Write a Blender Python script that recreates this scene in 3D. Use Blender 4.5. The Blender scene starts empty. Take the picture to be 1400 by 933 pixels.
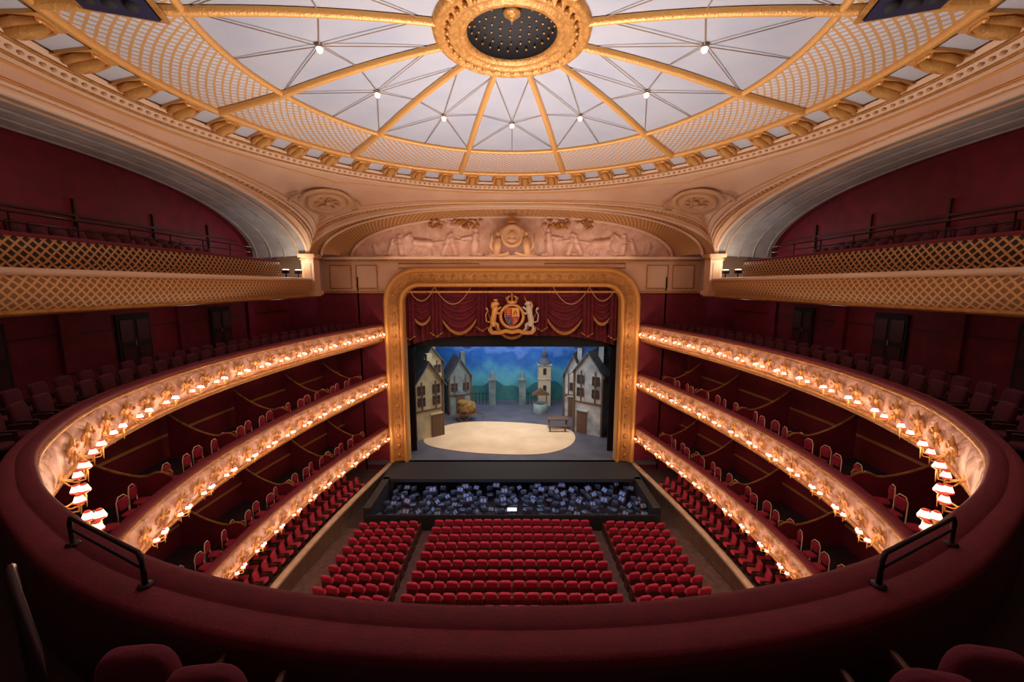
import bpy, math, random, bisect
from mathutils import Vector, Matrix
random.seed(7)
SC=bpy.context.scene
COL=SC.collection
ZO=12.7
pi=math.pi
# ---------------------------------------------------------------- materials
def _nt(name):
    m=bpy.data.materials.new(name); m.use_nodes=True
    nt=m.node_tree; return m,nt,nt.nodes['Principled BSDF']
def mat(name,col,rough=.6,metal=0.,col2=None,nscale=3.,bump=None,emis=None,estr=0.,sheen=0.,coord='Object'):
    m,nt,b=_nt(name)
    b.inputs['Base Color'].default_value=(*col,1); b.inputs['Roughness'].default_value=rough
    b.inputs['Metallic'].default_value=metal
    if sheen: b.inputs['Sheen Weight'].default_value=sheen; b.inputs['Sheen Tint'].default_value=(*[min(1,c*3+.1) for c in col],1)
    if emis:
        b.inputs['Emission Color'].default_value=(*emis,1); b.inputs['Emission Strength'].default_value=estr
    if col2 or bump:
        tc=nt.nodes.new('ShaderNodeTexCoord')
        if col2:
            n=nt.nodes.new('ShaderNodeTexNoise'); n.inputs['Scale'].default_value=nscale; n.inputs['Detail'].default_value=5
            nt.links.new(tc.outputs[coord],n.inputs['Vector'])
            r=nt.nodes.new('ShaderNodeValToRGB'); r.color_ramp.elements[0].position=.35; r.color_ramp.elements[1].position=.65
            r.color_ramp.elements[0].color=(*col,1); r.color_ramp.elements[1].color=(*col2,1)
            nt.links.new(n.outputs['Fac'],r.inputs['Fac']); nt.links.new(r.outputs['Color'],b.inputs['Base Color'])
        if bump:
            n=nt.nodes.new('ShaderNodeTexNoise'); n.inputs['Scale'].default_value=bump[0]; n.inputs['Detail'].default_value=4
            nt.links.new(tc.outputs[coord],n.inputs['Vector'])
            bp=nt.nodes.new('ShaderNodeBump'); bp.inputs['Strength'].default_value=bump[1]; bp.inputs['Distance'].default_value=.05
            nt.links.new(n.outputs['Fac'],bp.inputs['Height']); nt.links.new(bp.outputs['Normal'],b.inputs['Normal'])
    return m
def mth(nt,op,a,b=None,c=None):
    n=nt.nodes.new('ShaderNodeMath'); n.operation=op
    for i,x in enumerate((a,b,c)):
        if x is None: continue
        if isinstance(x,(int,float)): n.inputs[i].default_value=x
        else: nt.links.new(x,n.inputs[i])
    return n.outputs[0]
def lattice_mat(name,p,w,line,hole,rough=.45,metal=.2):
    m,nt,b=_nt(name)
    tc=nt.nodes.new('ShaderNodeTexCoord'); sx=nt.nodes.new('ShaderNodeSeparateXYZ')
    nt.links.new(tc.outputs['UV'],sx.inputs[0]); u,v=sx.outputs[0],sx.outputs[1]
    a=mth(nt,'FRACT',mth(nt,'DIVIDE',mth(nt,'ADD',u,v),p)); c=mth(nt,'FRACT',mth(nt,'DIVIDE',mth(nt,'SUBTRACT',u,v),p))
    da=mth(nt,'ABSOLUTE',mth(nt,'SUBTRACT',a,.5)); dc=mth(nt,'ABSOLUTE',mth(nt,'SUBTRACT',c,.5))
    mx=mth(nt,'MAXIMUM',da,dc)
    fac=mth(nt,'GREATER_THAN',mx,.5-w)
    mix=nt.nodes.new('ShaderNodeMix'); mix.data_type='RGBA'
    nt.links.new(fac,mix.inputs['Factor']); mix.inputs['A'].default_value=(*hole,1); mix.inputs['B'].default_value=(*line,1)
    nt.links.new(mix.outputs['Result'],b.inputs['Base Color'])
    nt.links.new(mth(nt,'MULTIPLY',fac,metal),b.inputs['Metallic']); b.inputs['Roughness'].default_value=rough
    bp=nt.nodes.new('ShaderNodeBump'); bp.inputs['Strength'].default_value=.8; bp.inputs['Distance'].default_value=.05
    nt.links.new(fac,bp.inputs['Height']); nt.links.new(bp.outputs['Normal'],b.inputs['Normal'])
    return m
def relief_mat(name,c1,c2,scale,lo=.25,hi=.55,bs=1.,dist=.12):
    m,nt,b=_nt(name)
    tc=nt.nodes.new('ShaderNodeTexCoord')
    vo=nt.nodes.new('ShaderNodeTexVoronoi'); vo.feature='SMOOTH_F1'; vo.inputs['Scale'].default_value=scale
    no=nt.nodes.new('ShaderNodeTexNoise'); no.inputs['Scale'].default_value=scale*.8; no.inputs['Detail'].default_value=3; no.inputs['Distortion'].default_value=1.5
    nt.links.new(tc.outputs['UV'],vo.inputs['Vector']); nt.links.new(tc.outputs['UV'],no.inputs['Vector'])
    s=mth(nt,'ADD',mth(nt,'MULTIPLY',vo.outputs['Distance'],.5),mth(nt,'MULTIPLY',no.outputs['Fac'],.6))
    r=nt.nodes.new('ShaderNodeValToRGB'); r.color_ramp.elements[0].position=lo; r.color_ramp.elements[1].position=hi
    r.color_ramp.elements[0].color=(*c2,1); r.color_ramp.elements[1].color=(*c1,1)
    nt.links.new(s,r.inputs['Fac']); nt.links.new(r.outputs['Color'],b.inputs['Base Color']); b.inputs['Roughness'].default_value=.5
    bp=nt.nodes.new('ShaderNodeBump'); bp.inputs['Strength'].default_value=bs; bp.inputs['Distance'].default_value=dist; bp.invert=True
    nt.links.new(s,bp.inputs['Height']); nt.links.new(bp.outputs['Normal'],b.inputs['Normal'])
    return m
M={}
M['peach']=mat('peach_plaster',(.68,.41,.27),.6,col2=(.76,.49,.33),nscale=.6,bump=(5,.12))
M['peachl']=mat('light_peach_moulding',(.82,.57,.4),.55)
M['peachd']=mat('ochre_plaster',(.58,.32,.16),.55,col2=(.66,.39,.22),nscale=1.5)
M['gold']=mat('gilt',(.58,.28,.08),.42,.35,col2=(.4,.18,.045),nscale=6,bump=(14,.5))
M['goldb']=mat('bright_gilt',(.72,.37,.11),.4,.3,bump=(20,.4))
M['golddk']=mat('dim_gilt',(.4,.18,.06),.5,.3)
M['bronze']=mat('bronze_strut',(.42,.3,.22),.5,.2)
M['dome']=mat('pale_blue_white_plaster',(.33,.35,.43),.8,col2=(.38,.39,.455),nscale=.7)
M['white']=mat('white_plaster',(.52,.53,.6),.7)
M['velvet']=mat('crimson_velvet',(.13,.003,.018),.75,col2=(.17,.004,.023),nscale=5,sheen=.06,bump=(40,.2))
M['curtain']=mat('curtain_velvet',(.17,.006,.022),.7,col2=(.1,.004,.014),nscale=3,sheen=.2)
M['seat']=mat('red_plush',(.40,.01,.045),.75,col2=(.27,.008,.032),nscale=8,sheen=.2)
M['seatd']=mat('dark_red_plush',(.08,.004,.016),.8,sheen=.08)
M['redwall']=mat('crimson_wall',(.2,.006,.028),.7,col2=(.14,.005,.02),nscale=2)
M['redbox']=mat('box_crimson_wall',(.18,.006,.02),.7,col2=(.12,.004,.014),nscale=1.2)
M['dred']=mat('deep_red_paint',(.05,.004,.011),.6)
M['carpet']=mat('dark_carpet',(.03,.009,.016),.95,col2=(.018,.007,.012),nscale=9)
M['stallfl']=mat('stalls_carpet',(.09,.045,.04),.9,col2=(.055,.025,.025),nscale=4)
M['black']=mat('matt_black',(.012,.011,.014),.8)
M['blacks']=mat('black_metal',(.03,.012,.018),.35,.6)
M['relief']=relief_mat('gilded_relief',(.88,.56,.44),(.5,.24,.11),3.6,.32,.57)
M['silver']=mat('grey_beige_plaster',(.3,.27,.26),.6,col2=(.38,.33,.31),nscale=2)
M['lat_ring']=lattice_mat('gilt_lattice_over_white',.27,.15,(.62,.35,.14),(.52,.55,.64))
M['lat_gold']=lattice_mat('gold_diamond_lattice',.24,.15,(.76,.45,.2),(.3,.14,.05))
M['lat_black']=lattice_mat('gilt_openwork_grille',.24,.15,(.58,.32,.13),(.01,.006,.008))
M['wood']=mat('dark_wood',(.09,.03,.018),.4,col2=(.06,.02,.012),nscale=6)
M['shade']=mat('glowing_shade',(1,.75,.6),.6,emis=(1,.56,.36),estr=2.6)
M['shadered']=mat('red_shade_trim',(.6,.03,.04),.6,emis=(1,.08,.05),estr=.5)
M['bulb']=mat('lamp_glow',(1,.9,.8),.5,emis=(1,.78,.55),estr=9)
M['starbulb']=mat('star_lamp_glow',(1,.9,.8),.5,emis=(1,.85,.65),estr=5)
for k in('shade','bulb','shadered','starbulb'): M[k].cycles.emission_sampling='NONE'
M['paper']=mat('blue_lit_paper',(.22,.4,.6),.7,col2=(.06,.13,.32),nscale=2)  # blue pit light painted into the colour of the sheets
M['stone']=mat('beige_stone',(.42,.3,.21),.7,col2=(.34,.23,.15),nscale=3)
# ---------------------------------------------------------------- mesh builder
class MB:
    def __init__(s): s.v=[];s.f=[];s.m=[];s.s=[];s.uv=[]
    def add(s,vs,fs,m=0,smooth=True,uvs=None):
        o=len(s.v); s.v+= [Vector(p) for p in vs]
        for i,f in enumerate(fs):
            s.f.append([a+o for a in f]); s.m.append(m if isinstance(m,int) else m[i]); s.s.append(smooth)
            s.uv.append([uvs[a] for a in f] if uvs else [(vs[a][0],vs[a][2]) for a in f])
        return s
    def grid(s,rows,m=0,uv=None,cu=False,cv=False,smooth=True):
        nr=len(rows);nc=len(rows[0]);vs=[p for r in rows for p in r];fs=[]
        uvs=[q for r in uv for q in r] if uv else None
        for i in range(nr if cu else nr-1):
            for j in range(nc if cv else nc-1):
                a=i*nc+j;b=i*nc+(j+1)%nc;c=((i+1)%nr)*nc+(j+1)%nc;d=((i+1)%nr)*nc+j
                fs.append((a,b,c,d))
        return s.add(vs,fs,m,smooth,uvs)
    def box(s,c,sz,m=0,rz=0,M4=None):
        x,y,z=[a/2 for a in sz];c=Vector(c)
        R=Matrix.Rotation(rz,3,'Z')
        vs=[c+R@Vector((i*x,j*y,k*z)) for i in(-1,1) for j in(-1,1) for k in(-1,1)]
        if M4 is not None: vs=[M4@v for v in vs]
        return s.add(vs,[(0,1,3,2),(4,6,7,5),(0,4,5,1),(2,3,7,6),(0,2,6,4),(1,5,7,3)],m,False)
    def pillow(s,c,sz,m=0,e=.45,nu=14,nv=8,R=None):
        def sg(a,p): return math.copysign(abs(a)**p,a)
        rows=[];c=Vector(c)
        for i in range(nv+1):
            t=-pi/2+pi*i/nv
            row=[]
            for j in range(nu):
                a=2*pi*j/nu
                p=Vector((sz[0]/2*sg(math.cos(t),e)*sg(math.cos(a),e),sz[1]/2*sg(math.cos(t),e)*sg(math.sin(a),e),sz[2]/2*sg(math.sin(t),e)))
                if R is not None:p=R@p
                row.append(c+p)
            rows.append(row)
        return s.grid(rows,m,cv=True)
    def tube(s,pts,r,m=0,seg=6,closed=False):
        pts=[Vector(p) for p in pts];n=len(pts);rs=r if isinstance(r,(list,tuple)) else [r]*n
        rows=[];prev=None
        for i,p in enumerate(pts):
            t=(pts[(i+1)%n]-pts[i-1]) if closed else (pts[min(i+1,n-1)]-pts[max(i-1,0)])
            if t.length<1e-9:t=Vector((0,0,1))
            t.normalize()
            if prev is None:
                a=Vector((0,0,1)) if abs(t.z)<.9 else Vector((1,0,0))
                u=t.cross(a).normalized()
            else:
                u=(prev-t*prev.dot(t)).normalized()
            prev=u;w=t.cross(u)
            rows.append([p+rs[i]*(math.cos(2*pi*k/seg)*u+math.sin(2*pi*k/seg)*w) for k in range(seg)])
        o=len(s.v)
        s.grid(rows,m,cu=closed,cv=True)
        if not closed:
            s.f.append([o+k for k in range(seg)]);s.m.append(m);s.s.append(False);s.uv.append([(0,0)]*seg)
            q=o+(n-1)*seg
            s.f.append([q+k for k in range(seg)]);s.m.append(m);s.s.append(False);s.uv.append([(0,0)]*seg)
        return s
    def lathe(s,prof,c=(0,0,0),seg=16,m=0,M4=None):
        rows=[];c=Vector(c)
        for r,z in prof:
            row=[c+Vector((r*math.cos(2*pi*k/seg),r*math.sin(2*pi*k/seg),z)) for k in range(seg)]
            if M4 is not None: row=[M4@p for p in row]
            rows.append(row)
        return s.grid(rows,m,cv=True)
    def prism(s,poly,M4,d,m=0):
        n=len(poly)
        vs=[M4@Vector((x,y,0)) for x,y in poly]+[M4@Vector((x,y,d)) for x,y in poly]
        fs=[list(range(n)),list(range(2*n-1,n-1,-1))]+[(i,(i+1)%n,n+(i+1)%n,n+i) for i in range(n)]
        return s.add(vs,fs,m,False)
    def obj(s,name,mats,parent=None,loc=None):
        me=bpy.data.meshes.new(name); me.from_pydata([tuple(v) for v in s.v],[],s.f)
        for k in mats: me.materials.append(M[k] if isinstance(k,str) else k)
        uvl=me.uv_layers.new(name='UVMap'); flat=[]
        for f in s.uv:
            for q in f: flat+= [q[0],q[1]]
        uvl.data.foreach_set('uv',flat)
        me.polygons.foreach_set('material_index',s.m); me.polygons.foreach_set('use_smooth',s.s); me.update()
        ob=bpy.data.objects.new(name,me); COL.objects.link(ob)
        if parent: ob.parent=parent
        if loc: ob.location=loc
        return ob
def empty(name,loc=(0,0,0)):
    e=bpy.data.objects.new(name,None); e.empty_display_size=.2; e.location=loc; COL.objects.link(e); return e
def top(ob,label,cat,group=None,kind=None):
    ob['label']=label; ob['category']=cat
    if group: ob['group']=group
    if kind: ob['kind']=kind
    return ob
class Kind:
    def __init__(s,root,kids=()): s.root=root;s.kids=list(kids);s.used=False
    def place(s,loc,rz=0,sc=1.,label=None):
        if not s.used: r=s.root;s.used=True
        else:
            r=s.root.copy();COL.objects.link(r)
            for k in s.kids:
                c=k.copy();c.parent=r;COL.objects.link(c)
        r.location=loc;r.rotation_euler=(0,0,rz);r.scale=(sc,)*3
        if label:r['label']=label
        return r
# ---------------------------------------------------------------- horseshoe plan
ctrl=[(-8.1,25.1),(-8.8,21.8),(-9.45,18.3),(-9.8,14.2),(-9.6,11),(-8.8,8.15),(-7.45,6.0),(-6.05,4.75),(-4.65,3.9),(-3.15,3.2),(-1.6,2.8),(0,2.68)]
full=ctrl+[(-x,y) for x,y in ctrl[-2::-1]]
def cr(p0,p1,p2,p3,t):
    return tuple(.5*((2*b)+(-a+c)*t+(2*a-5*b+4*c-d)*t*t+(-a+3*b-3*c+d)*t**3) for a,b,c,d in zip(p0,p1,p2,p3))
dense=[]
for i in range(len(full)-1):
    p0=full[max(i-1,0)];p1=full[i];p2=full[i+1];p3=full[min(i+2,len(full)-1)]
    for k in range(20): dense.append(cr(p0,p1,p2,p3,k/20))
dense.append(full[-1])
cum=[0]
for i in range(1,len(dense)): cum.append(cum[-1]+math.dist(dense[i],dense[i-1]))
LEN=cum[-1]
def hs(s):
    s=max(0,min(LEN,s))
    i=min(max(bisect.bisect_right(cum,s)-1,0),len(cum)-2)
    t=(s-cum[i])/(cum[i+1]-cum[i]);a,b=dense[i],dense[i+1]
    i0=max(i-3,0);i1=min(i+4,len(dense)-1)
    tx,ty=dense[i1][0]-dense[i0][0],dense[i1][1]-dense[i0][1];l=math.hypot(tx,ty)
    n=(ty/l,-tx/l)
    p=(a[0]+(b[0]-a[0])*t,a[1]+(b[1]-a[1])*t)
    if (p[0]*n[0]+(p[1]-14)*n[1])<0: n=(-n[0],-n[1])
    return p,n
def cl(x,y,ymax=24.97,xm=13.95): return max(-xm,min(xm,x)),min(ymax,y)
def sweep(mb,prof,m=0,s0=0,s1=None,N=130,wf=None):
    s1=LEN if s1 is None else s1
    rows=[];uv=[];vv=[0]
    for i in range(1,len(prof)): vv.append(vv[-1]+math.dist(prof[i],prof[i-1]))
    for k in range(N+1):
        s=s0+(s1-s0)*k/N;p,n=hs(s)
        f=wf(s) if wf else 1
        row=[]
        for o,z in prof:
            oo=o*f if (wf and o>0) else o
            x,y=cl(p[0]+n[0]*oo,p[1]+n[1]*oo);row.append((x,y,z))
        rows.append(row);uv.append([(s,a) for a in vv])
    return mb.grid(rows,m,uv)
# ---------------------------------------------------------------- camera
cam=bpy.data.cameras.new('camera');co=bpy.data.objects.new('camera',cam);COL.objects.link(co)
cam.sensor_width=36;cam.lens=14;cam.clip_end=200;cam.clip_start=.05
co.location=(0,0,0);co.rotation_euler=(math.radians(90-8),0,0);SC.camera=co
# ---------------------------------------------------------------- balcony tiers
def wledge(s):
    q=abs(s-LEN/2); return 1.0 if q<4 else max(.62,1-.38*(q-4)/4)
def tier(z,label,backtop,deep,fl=.85,amph=False):
    root=empty('balcony_tier')
    top(root,label,'balcony')
    mb=MB()
    if amph: sweep(mb,[(-.02,z-.12),(-.06,z-.06),(-.03,z-.01),(.02,z),(.17,z+.002),(.185,z-.02),(.2,z-.0),(.37,z-.01),(.41,z-.03),(.41,z-.12)],wf=wledge,N=180)
    else: sweep(mb,[(-.02,z-.12),(-.06,z-.06),(-.02,z),(.2,z),(.24,z-.04),(.24,z-.1)])
    mb.obj('velvet_ledge',['velvet'],root)
    mb=MB();sweep(mb,[(-.02,z-.1),(-.07,z-.13),(-.07,z-.17),(-.01,z-.2)]);sweep(mb,[(.08,z-.98),(.0,z-1.0),(-.02,z-1.05),(.06,z-1.12),(.12,z-1.14),(.12,z-1.2),(.35,z-1.22)])
    mb.obj('gilt_moulding',['gold'],root)
    mb=MB();sweep(mb,[(0,z-.19),(-.07,z-.28),(-.13,z-.45),(-.15,z-.62),(-.11,z-.8),(.0,z-.93),(.08,z-.99)])
    mb.obj('relief_front',['relief'],root)
    mb=MB();o=.41 if amph else .24
    if amph: sweep(mb,[(o,z-.1),(o+.03,z-.16),(o+.03,z-fl)],wf=wledge)
    else: sweep(mb,[(o,z-.08),(o,z-fl)])
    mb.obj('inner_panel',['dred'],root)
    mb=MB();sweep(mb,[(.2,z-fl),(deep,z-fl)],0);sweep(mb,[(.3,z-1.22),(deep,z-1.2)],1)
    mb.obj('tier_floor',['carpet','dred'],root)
    if backtop is not None:
        mb=MB();sweep(mb,[(deep-.05,z-fl),(deep-.05,backtop)],0)
        sweep(mb,[(deep-.12,z-fl+.85),(deep-.1,z-fl+.9),(deep-.1,z-fl+.95)],1)
        mb.obj('rear_wall',['redbox','golddk'],root)
    orn=MB()
    orn.lathe([(0,.03),(.05,.035),(.09,.02),(.1,0)],seg=10,M4=Matrix.Rotation(pi/2,4,'Y'))
    for sgn in(-1,1):
        orn.tube([(.02,.08*sgn,.04),(.03,.17*sgn,.1),(.03,.27*sgn,.06),(.03,.28*sgn,-.02),(.03,.21*sgn,-.03)],[.03,.03,.028,.022,.015],seg=5)
        orn.tube([(.02,.07*sgn,-.06),(.03,.15*sgn,-.14),(.02,.24*sgn,-.16)],[.028,.024,.01],seg=5)
    orn.tube([(.02,0,.09),(.04,0,.2),(.03,0,.27)],[.05,.035,.01],seg=5)
    orn.tube([(.02,0,-.09),(.03,0,-.18),(.02,0,-.28)],[.04,.025,.01],seg=5)
    me=orn.obj('cartouche',['goldb'],root);first=True
    step=.84;n=int(19.5/step)
    for side in(1,-1):
        for k in range(n):
            s=.5+step*k;p,nn=hs(s)
            ob=me if first else me.copy()
            if not first: COL.objects.link(ob);ob.parent=root
            first=False
            ob.location=((p[0]-nn[0]*.14)*side,p[1]-nn[1]*.14,z-.5);ob.rotation_euler=(0,0,math.atan2(-nn[1],-nn[0]*side))
    return root
tier(-2.4,'top horseshoe balcony with gilded cream front and wide crimson ledge',None,4.6,amph=True)
tier(-5.55,'middle horseshoe balcony with gilded relief front and red boxes',-3.65,3.1)
tier(-9.1,'lowest horseshoe balcony with gilded relief front above the stalls',-6.8,3.0)
# ---------------------------------------------------------------- sconces
sr=empty('balcony_lamp')
top(sr,'gilt bracket lamp with three glowing red-trimmed shades on balcony front','bracket lamp','lamps on the balcony fronts')
b=MB();b.lathe([(0,.03),(.06,.03),(.08,0)],seg=8,M4=Matrix.Rotation(pi/2,4,'Y'))
SH=[(.26,-.24,0),(.34,0,.07),(.26,.24,0)]
for x,y,h in SH:
    b.tube([(.0,0,-.02),(x*.5,y*.6,-.12),(x*.9,y,-.1),(x,y,-.02+h),(x,y,.05+h)],.014,seg=5)
    b.lathe([(0,.0),(.04,.01),(.045,.03)],c=(x,y,h),seg=8)
    b.tube([(x,y,-.02+h),(x,y,-.16)],[.02,.006],seg=4)
k1=b.obj('bracket',['goldb'],sr)
kids=[k1]
shm=MB();shm.lathe([(.074,0),(.076,.01),(.042,.1)],seg=10,m=0);shm.lathe([(.044,.1),(.033,.115),(0,.12)],seg=10,m=1);shm.lathe([(.077,-.014),(.079,.014)],seg=10,m=1)
shm.lathe([(0,-.03),(.022,-.01),(.022,.05),(0,.08)],seg=6,m=2)
s0=shm.obj('lamp_shade',['shade','shadered','bulb'],sr,(SH[0][0],SH[0][1],.05));kids.append(s0)
for x,y,h in SH[1:]:
    c=s0.copy();COL.objects.link(c);c.parent=sr;c.location=(x,y,.05+h);kids.append(c)
SK=Kind(sr,kids)
def plight(loc,e,col,r=.08,name='sconce_light'):
    l=bpy.data.lights.new(name,'POINT');l.energy=e;l.color=col;l.shadow_soft_size=r
    o=bpy.data.objects.new(name,l);o.location=loc;COL.objects.link(o);return o
for z,smax in((-2.4,22.6),(-5.55,20.),(-9.1,17.5)):
    s=.9
    while s<smax:
        for side in(1,-1):
            p,nn=hs(s);ang=math.atan2(-nn[1],-nn[0]*side)
            SK.place(((p[0]-nn[0]*.14)*side,p[1]-nn[1]*.14,z-.72),ang,.92)
            plight(((p[0]-nn[0]*.62)*side,p[1]-nn[1]*.62,z-.7),15 if s<12 else 12,(1,.66,.43))
        s+=1.18
# ---------------------------------------------------------------- seats
def seat_mesh():
    b=MB()
    b.pillow((0,.08,.43),(.44,.44,.14),0,.5)
    b.pillow((0,-.19,.66),(.47,.13,.62),0,.4,R=Matrix.Rotation(math.radians(8),3,'X'))
    for sx in(-1,1):
        b.box((sx*.235,.03,.3),(.025,.36,.56),1);b.pillow((sx*.235,.05,.6),(.05,.38,.05),1,.5,8,4)
    b.box((0,-.25,.6),(.36,.02,.42),1)
    return b
ts=seat_mesh().obj('theatre_seat',['seat','wood'])
top(ts,'red plush tip-up theatre seat in a stalls row','theatre seat','stalls seats')
TS=Kind(ts)
def stz(y): return -12.7+(19.3-y)*.07
for r in range(10):
    y=18.75-.66*r;z=stz(y)
    for k in range(16):
        x=(k-7.5)*(.485+.004*r)
        TS.place((x,y-.006*x*x+.1,z+.01),math.radians(x*1.2),.99)
    for side in(-1,1):
        n=6 if r<8 else 5
        for k in range(n):
            x=side*(4.9+.49*k)
            TS.place((x,y-.006*x*x+.1,stz(y)+.01),math.radians(x*1.6),.98)
cs=seat_mesh().obj('circle_seat',['seat','wood']);top(cs,'red plush seat beside the curved stalls parapet','theatre seat','stalls circle seats');CS=Kind(cs)
for side in(-1,1):
    for o,zz in((.2,-12.05),(1.0,-11.98)):
        s=3.2
        while s<16:
            p,n=hs(s)
            CS.place(((p[0]+n[0]*o)*side,p[1]+n[1]*o,zz),math.atan2(n[0]*side,-n[1])-side*-.25,.88);s+=.55
b=MB();b.pillow((0,.02,.45),(.44,.42,.1),0,.5);b.pillow((0,-.2,.78),(.4,.07,.42),0,.6)
b.tube([(-.21,-.22,0),(-.21,-.22,.9),(-.1,-.24,1.04),(.1,-.24,1.04),(.21,-.22,.9),(.21,-.22,0)],.02,1,5)
for x in(-.19,.19):b.tube([(x,.18,0),(x,.2,.42)],.02,1,5)
bc=b.obj('box_chair',['seat','peachl']);top(bc,'red upholstered chair with pale gilt frame in a box','chair','chairs in the boxes');BC=Kind(bc)
for z,smax in((-5.55,18),(-9.1,15)):
    for side in(-1,1):
        s=1.6;i=0
        while s<smax:
            p,n=hs(s)
            o=.75+(.15 if i%2 else 0)
            BC.place(((p[0]+n[0]*o)*side,p[1]+n[1]*o,z-.85),math.atan2(n[0]*side,-n[1])+random.uniform(-.3,.3),.85);s+=.62;i+=1
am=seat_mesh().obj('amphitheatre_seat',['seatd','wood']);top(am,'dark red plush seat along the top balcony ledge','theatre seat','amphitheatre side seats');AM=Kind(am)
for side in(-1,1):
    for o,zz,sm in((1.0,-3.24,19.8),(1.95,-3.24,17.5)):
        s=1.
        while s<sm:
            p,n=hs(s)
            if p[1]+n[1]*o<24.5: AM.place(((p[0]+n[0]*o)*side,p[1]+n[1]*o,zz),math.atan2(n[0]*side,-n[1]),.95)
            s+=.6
# box dividers
pr=[]
for k in range(13):
    t=k/12;o=.35+2.55*t;h=.8+.95*(t**2.2)+(.2*math.exp(-((t-.12)/.1)**2));pr.append((o,h))
b=MB();b.prism([(.3,0)]+pr+[(2.9,0)],Matrix.Translation((0,.03,0))@Matrix.Rotation(pi/2,4,'X'),.06,0)
rt=empty('box_divider');top(rt,'curved crimson divider with gilt edge separating two boxes','divider','dividers of the boxes')
p1=b.obj('panel',['redwall'],rt)
g=MB();g.tube([(o,0,h) for o,h in pr],.04,0,6)
g.tube([(.42+.12*math.cos(a)*(1-a/9),0,.95+.12*math.sin(a)*(1-a/9)) for a in [i*.5 for i in range(14)]],.025,0,5)
p2=g.obj('gilt_edge',['gold'],rt)
PK=Kind(rt,[p1,p2])
for z,l in((-5.55,(2.2,5.2,8.2,11.2,14.2)),(-9.1,(2.2,5.2,8.2,11.2,14))):
    for s in l:
        for side in(-1,1):
            p,n=hs(s);PK.place((p[0]*side,p[1],z-.84),math.atan2(n[1],n[0]*side))
    for s in (3.7,6.7,9.7,12.7,15.7):
        for side in(-1,1):
            p,n=hs(s);plight(((p[0]+n[0]*2.3)*side,p[1]+n[1]*2.3,z+1.5),3.2,(1,.55,.4),.1,'box_light')
# ---------------------------------------------------------------- floor & lower shell
b=MB();b.grid([[(-14,19.4,stz(19.4)),(14,19.4,stz(19.4))],[(-14,-4,stz(-4)),(14,-4,stz(-4))]],0)
top(b.obj('floor',['stallfl']),'raked carpeted stalls floor','floor',None,'structure')
for side in(-1,1):
    path=[]
    for k in range(41):
        t=k/40;y=24.9-14.5*t;x=7.85+1.3*math.sin(t*pi*.6)
        path.append((side*x,y))
    b=MB()
    pf=[(0,-13.4),(0,-11.75),(-.05,-11.72),(-.05,-11.6),(.0,-11.55),(.22,-11.55),(.25,-11.6),(.25,-12.1)]
    b.grid([[(x+side*o,y,z) for o,z in pf] for x,y in path],0)
    ob=b.obj('parapet_wall',['stone']);top(ob,'low beige parapet between stalls and side seating','parapet')
    b=MB();b.grid([[(x+side*.27,y,-12.06),(side*13,y,-12.0)] for x,y in path],0)
    top(b.obj('floor',['stallfl']),'carpeted raised floor at the side of the stalls','floor',None,'structure')
b=MB();sweep(b,[(3.1,-12.7),(3.1,-10.36)],0);top(b.obj('wall_side',['redbox']),'crimson curved wall around the stalls seating','wall',None,'structure')
nd=1
for side,nm in((-1,'left'),(1,'right')):
    b=MB();b.box((side*14.05,10.5,-2.),(.1,29,3.0),0)
    b.box((side*13.97,10.5,-1.55),(.06,29,.05),1);b.box((side*13.97,10.5,-.8),(.1,29,.1),0)
    for yy in(8,12.4,16.8,21.2): b.box((side*13.93,yy,-1.8),(.14,.5,1.9),0)
    top(b.obj('wall_'+nm,['redwall','dred']),'crimson panelled side wall','wall',None,'structure')
    for yy in(10.2,14.6,19.0):
        d=MB();d.box((side*13.95,yy,-2.1),(.08,1.3,2.1),0)
        for q in(-.32,.32):
            d.box((side*13.9,yy+q,-1.65),(.03,.48,.8),1);d.box((side*13.9,yy+q,-2.65),(.03,.48,.8),1)
        d.tube([(side*13.86,yy-.05,-2.2),(side*13.86,yy-.05,-2.0)],.015,2)
        ob=d.obj('door_%d'%nd,['black','dred','goldb']);top(ob,'dark red double door in the side wall','door',None,'structure');nd+=1
# ---------------------------------------------------------------- dome and ceiling
YC=11.3;RI=7.3
def zd(r): return 5.86+.66*(1-(r/RI)**2) if r<RI else 5.86-.24*(r-RI)/(9.8-RI)
def ring(mb,prof,m=0,N=144,uscale=None):
    rows=[];uv=[];vv=[0]
    for i in range(1,len(prof)): vv.append(vv[-1]+math.dist(prof[i],prof[i-1]))
    for k in range(N+1):
        a=2*pi*k/N
        rows.append([(r*math.sin(a),YC+r*math.cos(a),z) for r,z in prof]);uv.append([(a*(uscale or prof[0][0]),q) for q in vv])
    return mb.grid(rows,m,uv)
b=MB();ring(b,[(1.9+(RI-1.9)*k/14,zd(1.9+(RI-1.9)*k/14)) for k in range(15)])
ceil=b.obj('ceiling',['dome']);top(ceil,'shallow pale dome with gilt ribs on peach pendentives','ceiling',None,'structure')
b=MB()
for r,z,t in((RI,5.82,.09),(9.85,5.58,.12)):
    ring(b,[(r+t*math.cos(q),z+t*math.sin(q)) for q in [2*pi*i/8 for i in range(9)]])
b.obj('gilt_moulding',['goldb'],ceil)
ncell=200;b=MB();ring(b,[(RI,zd(RI)),(8.5,zd(8.5)),(9.8,zd(9.8))],uscale=.27*ncell/(2*pi));b.obj('lattice_band',['lat_ring'],ceil)
b=MB();ring(b,[(9.95,5.62),(11.0,5.46)]);b.obj('coffer_band',['white'],ceil)
b=MB()
ring(b,[(10.95,5.5),(11.0,5.34),(11.1,5.34),(11.12,5.26),(11.25,5.24),(11.3,5.14),(11.42,5.14),(11.5,5.05),(11.62,5.08)])
b.obj('cornice',['peachl'],ceil)
b=MB()
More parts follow.
